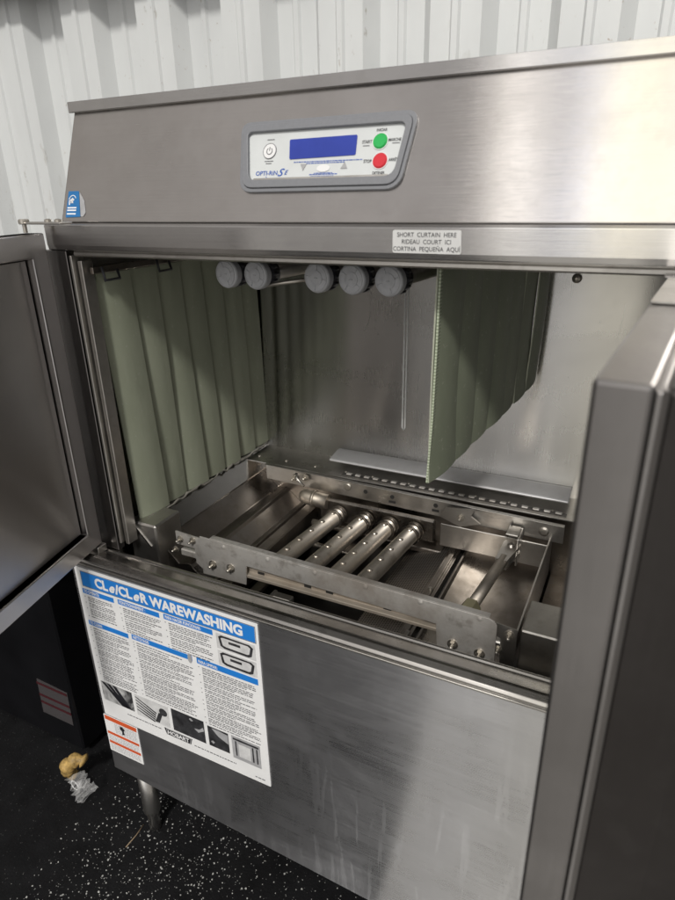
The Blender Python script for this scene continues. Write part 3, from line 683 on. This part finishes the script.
# ---------------- tub interior
mb = MB()
mb.prism([(-.800, .838), (-.768, .836), (-.735, .800), (-.735, .797), (-.772, .833), (-.80, .834)], lambda u, v, h: Vector((u, h, v)), .03, .466); mb.build('side_sill', 'sill', dw)
mb = MB()
Q = [(-.737, .798), (-.700, .760), (-.680, .764), (-.672, .764), (-.668, .758), (-.640, .735), (-.632, .739), (-.626, .739), (-.624, .733), (-.606, .728), (-.604, .733), (-.600, .733), (-.598, .70), (-.606, .70), (-.737, .70)]
mb.prism(Q, lambda u, v, h: Vector((u, h, v)), .055, .40); mb.build('left_pan', 'tray', dw, bevel=.0008)
mb = MB()
mb.box(-.79, -.02, .40, .404, .50, .826); mb.box(-.79, -.02, .012, .016, .45, .70); mb.build('tub_wall', 'tray', dw)
mb = MB(); mb.box(-.80, .05, .016, .40, .50, .504); mb.build('sump_floor', 'tank', dw)
one('cross_bar', 'tube', dw, lambda mb: mb.tube((-.585, .285, .715), (-.50, .275, .715), .006)); one('cross_bar', 'tube', dw, lambda mb: mb.tube((-.585, .352, .72), (-.47, .352, .72), .007)); box_obj('catch_tray', 'tray', dw, -.52, -.47, .30, .34, .690, .700, .002)
box_obj('strainer_frame', 'tray', dw, -.575, -.30, .362, .40, .700, .712, .002); box_obj('strainer_frame', 'tray', dw, -.585, -.565, .06, .36, .695, .706, .002)
mb = MB(); mb.prism([(-.372, .690), (-.283, .712), (-.283, .716), (-.372, .694)], lambda u, v, h: Vector((u, h, v)), .07, .395); mb.build('strainer', 'perf', dw)
mb = MB(); mb.prism([(-.283, .712), (-.283, .726), (-.277, .726), (-.277, .731), (-.268, .731), (-.268, .726), (-.262, .726), (-.262, .712)], lambda u, v, h: Vector((u, h, v)), .06, .398); pc = mb.build('pan_channel', 'tray', dw, bevel=.001)
lathe_obj('screw', 'bolt', pc, (-.2725, .21, .731), (0, 0, 1), [(.004, 0), (.003, .003)], 12)
box_obj('pan_lip', 'tray', dw, -.252, -.247, .06, .398, .700, .732, .001)
mb = MB(); mb.box(-.262, -.252, .06, .398, .700, .7105); mb.build('channel_gap', 'tank', dw)
mb = MB()
G = 14; vs = []; 
for j in range(G+1):
    for i in range(G+1):
        u = i/G; v = j/G; vs.append((-.247+u*.146, .05+v*.35, .716-.014*math.sin(u*math.pi)*math.sin(v*math.pi)+.006*v))
mb.add(vs, [(j*(G+1)+i, j*(G+1)+i+1, (j+1)*(G+1)+i+1, (j+1)*(G+1)+i) for j in range(G) for i in range(G)], True); mb.build('right_pan', 'tray', dw)
mb = MB(); mb.prism([(.060, .70), (.395, .70), (.395, .792), (.060, .800)], lambda u, v, h: Vector((h, u, v)), -.1015, -.0990); mb.build('divider_plate', 'rail', dw)
mb = MB(); mb.box(-.095, .05, .14, .40, .69, .694); mb.build('load_pan', 'tray', dw)
mb = MB(); mb.box(-.30, -.10, .3455, .3485, .738, .786, .001); mb.build('back_apron', 'rail', dw)
# drive link
a = Vector((-.160, .315, .782)); b = Vector((-.180, .110, .782))
mb = MB(); mb.path([a+(b-a)*.18, b+(a-b)*.06], .0095, 20); pr = mb.build('drive_link', 'tube', dw)
dd = (b-a).normalized(); sd = Vector((-dd.y, dd.x, 0))
mb = MB(); 
n_ = 10; o_ = [(-.006, .015)]+[(-.006-.015*math.sin(t*math.pi/n_), .015*math.cos(t*math.pi/n_)) for t in range(n_+1)]+[(-.006, -.015), (.055, -.010), (.055, .010)]
mb.prism(o_, lambda u, v, h: a+dd*u+sd*v+Vector((0, 0, h+.004)), 0, .004); mb.prism(o_, lambda u, v, h: a+dd*u+sd*v+Vector((0, 0, h-.010)), 0, .004)
mb.lathe(a+Vector((0, 0, .008)), (0, 0, 1), [(.006, 0), (.006, .003), (.003, .004)], 14); mb.build('clevis', 'rail', pr)
mb = MB(); mb.box(-.150, -.1465, .310, .356, .752, .806, .001); mb.box(-.172, -.1465, .350, .3535, .770, .808, .001); mb.box(-.172, -.150, .318, .3535, .8065, .809, .001); mb.build('pivot_bracket', 'rail', dw)
mb = MB(); mb.lathe(b-dd*.004, dd, [(.013, -.012), (.015, -.008), (.015, .012), (.012, .016)], 6); mb.build('link_nut', 'nut', pr)

# ---------------- upper wash arms with grey end caps
for cx in (-.536, -.488, -.394, -.344, -.294):
    c0 = Vector((cx, .050, 1.2765)); ax = Vector((.10, 1, 0)).normalized()
    mb = MB(); mb.path([c0+ax*.028, c0+ax*.40], .011, 18); ua = mb.build('upper_wash_arm', 'rail', dw)
    mb = MB(); mb.path([c0+ax*.0125, c0+ax*.034], .0175, 24)
    for k in range(12):
        t = k*math.pi/6; x_ = Vector((0, 0, 1)).cross(ax).normalized(); p = c0+ax*.016+(x_*math.cos(t)+Vector((0, 0, 1))*math.sin(t))*.0178; mb.path([p, p+ax*.012], .0022, 6)
    mb.build('collar', 'capdark', ua)
    mb = MB(); mb.lathe(c0, ax, [(.0165, -.001), (.0185, .0), (.0195, .002), (.0195, .011), (.018, .013)], 36)
    for r0 in (.0155, .0085): mb.lathe(c0, ax, [(r0, -.0018), (r0+.0010, -.0018), (r0+.0010, -.0009), (r0, -.0009)], 36, False)
    th0 = random.uniform(0, 3); x_ = Vector((0, 0, 1)).cross(ax).normalized(); z_ = Vector((0, 0, 1))
    for t in (th0, th0+math.pi/2):
        d_ = x_*math.cos(t)+z_*math.sin(t); mb.path([c0-ax*.0012-d_*.0095, c0-ax*.0012-d_*.0155], .0007, 6); mb.path([c0-ax*.0012+d_*.0095, c0-ax*.0012+d_*.0155], .0007, 6)
    mb.path([c0-ax*.0012-x_*.002, c0-ax*.0012+x_*.002], .0006, 6)
    mb.build('end_cap', 'cap', ua)
mb = MB(); mb.box(-.70, -.20, .452, .464, 1.262, 1.276, .002); mb.build('upper_manifold', 'rail', dw)
mb = MB(); mb.tube((-.478, .06, 1.262), (-.40, .12, 1.272), .0028); mb.build('tie_rod', 'bolt', dw)
# probe wire hanging down
mb = MB(); mb.path([(-.3680, .31, 1.30), (-.3690, .31, .985), (-.3665, .31, .978), (-.3638, .31, .985), (-.3628, .31, 1.30)], .0016, 8); mb.build('probe_wire', 'labw', dw)
mb = MB(); mb.box(-.373, -.357, .300, .318, 1.262, 1.30, .001); mb.build('probe_bracket', 'labw', dw)
# curtain rod and hooks
mb = MB(); mb.box(-.757, -.751, .015, .46, 1.272, 1.282, .001); rod = mb.build('curtain_rod', 'tray', dw)
mb = MB()
for y0 in (.030, .150): mb.path([(-.748, y0, 1.282), (-.744, y0, 1.262), (-.744, y0+.030, 1.262), (-.748, y0+.030, 1.276)], .0022, 8)
mb.build('rod_hook', 'capdark', rod)
mb = MB(); mb.tube((-.243, .02, 1.302), (-.160, .46, 1.302), .004); mb.build('curtain_rod', 'tray', dw)

# ================================================================== STRIP CURTAINS (hang on the rods)
def strip(p0, p1, ztop, zbot, n, over, tilt, parent, face, lean=(0, 0), th=.0022, bow=.004):
    """n overlapping strips between plan points p0 -> p1; face = +1/-1 side they bulge to"""
    p0 = Vector(p0); p1 = Vector(p1); L_ = (p1-p0).length; d_ = (p1-p0)/L_; nn = Vector((d_.y, -d_.x))*face
    for k in range(n):
        c_ = p0+d_*L_*(k+.5)/n; hw = L_/n/2*over; tl = (tilt(k) if callable(tilt) else tilt)+random.uniform(-.03, .03)
        dk = d_*math.cos(tl)+nn*math.sin(tl)*-1; nk = Vector((dk.y, -dk.x))*face
        zb_ = zbot(k/n) if callable(zbot) else zbot; dz = (zbot(1)-zbot(0))/n*over/2 if callable(zbot) else 0
        ln = random.uniform(-.004, .004); ph = random.uniform(0, 6)
        NZ, NW = 16, 5; grid = []
        for j in range(NZ+1):
            t = j/NZ; z = ztop+(zb_-ztop)*t
            for i in range(NW+1):
                s_ = i/NW*2-1
                q = c_+dk*(s_*hw)+nk*(bow*(1-s_*s_)+.0025*math.sin(t*3+ph)*t)+Vector((lean[0], lean[1]+ln))*t
                grid.append((q, nk, z+dz*s_*t))
        vs = [Vector((q.x, q.y, z)) for q, nk_, z in grid]+[Vector((q.x-nk_.x*th, q.y-nk_.y*th, z)) for q, nk_, z in grid]
        W1 = NW+1; O = len(grid); fs = []
        for j in range(NZ):
            for i in range(NW):
                a_ = j*W1+i; fs += [(a_, a_+1, a_+W1+1, a_+W1), (O+a_, O+a_+W1, O+a_+W1+1, O+a_+1)]
        mb = MB(); mb.add(vs, fs, True)
        st_ = mb.build('strip', 'curtain' if parent is c_long else 'curtain_shaded', parent)
        fs = []
        for j in range(NZ):
            fs += [(j*W1, (j+1)*W1, O+(j+1)*W1, O+j*W1), (j*W1+NW, O+j*W1+NW, O+(j+1)*W1+NW, (j+1)*W1+NW)]
        for i in range(NW): fs += [(i, O+i, O+i+1, i+1), (NZ*W1+i, NZ*W1+i+1, O+NZ*W1+i+1, O+NZ*W1+i)]
        mb = MB(); mb.add(vs, fs, False); mb.build('edge', 'edgepale' if parent is c_short else 'curtain', st_)
c_long = empty('strip_curtain', (-.765, .25, .84), 'long green strip curtain hanging down the left side of the wash chamber', 'curtain')
c_short = empty('strip_curtain', (-.20, .25, 1.0), 'short green strip curtain with pale striped edges, below the white lintel label', 'curtain')
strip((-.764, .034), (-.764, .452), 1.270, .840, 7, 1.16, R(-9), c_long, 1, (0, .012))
mb = MB(); pts = [(-.757+random.uniform(-.0025, .0025), .045+.0085*k, .8385+random.uniform(-.003, .003)) for k in range(49)]
mb.path(pts, [random.uniform(.0012, .0030) for k in pts], 8); mb.build('sill_gasket', 'gasket', dw)
mb = MB(); mb.box(-.7655, -.7625, .03, .455, 1.262, 1.272); mb.build('top_band', 'curtain', c_long)
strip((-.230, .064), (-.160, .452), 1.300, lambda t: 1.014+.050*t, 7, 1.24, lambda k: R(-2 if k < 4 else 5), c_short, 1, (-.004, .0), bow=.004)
hx = [(-.2325, 1.300), (-.2335, 1.20), (-.2355, 1.10), (-.2395, 1.010)]
mb = MB(); vs = []
for x_, z_ in hx: vs += [(x_, .0585, z_), (x_+.0026, .0585, z_), (x_+.0026, .075, z_), (x_, .075, z_)]
mb.add(vs, [(4*a+k, 4*a+(k+1) % 4, 4*a+4+(k+1) % 4, 4*a+4+k) for a in range(3) for k in range(4)]+[(0, 3, 2, 1), (12, 13, 14, 15)])
mb.build('front_hem', 'curtedge', c_short)

# ================================================================== small things on the floor
PK = Matrix.Translation((-1.030, -.01, FL)) @ Matrix.Scale(.82, 4) @ Matrix.Translation((1.05, .01, -FL))
wr = empty('crumpled_packaging', (-1.05, -.01, FL), 'crumpled yellow foam and clear plastic film on the floor left of the leg', 'packaging')
mb = MB(PK); pts = []; rad = []
for k in range(15):
    t = R(60+k*11); pts.append((-1.058+.036*math.cos(t), -.005+.012*math.sin(t*1.7), FL+.058+.046*math.sin(t))); rad.append(.013+.005*math.sin(k*1.9)+random.uniform(-.003, .003)+.006*math.sin(math.pi*k/14))
mb.path(pts, rad, 14); foam = mb.build('foam', 'foam', wr)
mb = MB(PK); G = 12; vs = []
for j in range(G+1):
    for i in range(G+1):
        u = i/G-.5; v = j/G-.5
        vs.append((-1.026+u*.075+random.uniform(-.004, .004), -.03+random.uniform(-.012, .012)+.02*math.sin(u*9+v*5), FL+.048+v*.085+u*.03+random.uniform(-.004, .004)))
mb.add(vs, [(j*(G+1)+i, j*(G+1)+i+1, (j+1)*(G+1)+i+1, (j+1)*(G+1)+i) for j in range(G) for i in range(G) if not (i+j < 4 or i+j > 20 or i-j > 8)]); mb.build('film', 'film', wr)
mb = MB(PK); mb.path([(-1.05+.013*math.cos(t*.4), -.035, FL+.045+.016*math.sin(t*.4)) for t in range(14)], .0018, 8); mb.build('ring_seal', 'white', wr)
mb = MB(); mb.path([(-.838, -.075, FL+.0015), (-.836, -.045, FL+.003), (-.840, -.018, FL+.0015)], .0011, 6)
o = mb.build('straw_stem', 'straw'); o['label'] = 'thin dry brown straw stem lying on the speckled floor'; o['category'] = 'straw'
mb = MB()
for k in range(3600):
    while True:
        x = random.uniform(-1.1, -.05); y = random.uniform(-.75, .35)
        dx = (x+.77)/.33; dy = (y+.10)/.28
        p = .16+.9*math.exp(-(dx*dx+dy*dy))
        if x < -.90: p *= max(.0, 1-(-.90-x)/.10)
        if random.random() < p: break
    s_ = random.choice((.0006, .0007, .0008, .0010, .0010, .0013, .0016, .0021)); a0 = random.uniform(0, 6); n_ = random.choice((3, 4, 5)); h_ = s_*.5
    vs = [(x+math.cos(a0+t*2*math.pi/n_)*s_*random.uniform(.6, 1.3), y+math.sin(a0+t*2*math.pi/n_)*s_*random.uniform(.6, 1.3), FL+h_*random.uniform(.6, 1.3)) for t in range(n_)]
    vs += [(v_[0], v_[1], FL+.0001) for v_ in vs]
    mb.add(vs, [tuple(range(n_))]+[(i, (i+1) % n_, n_+(i+1) % n_, n_+i) for i in range(n_)])
o = mb.build('floor_chips', 'chip'); o['kind'] = 'stuff'; o['label'] = 'white chips scattered over the black floor by the leg'; o['category'] = 'chips'
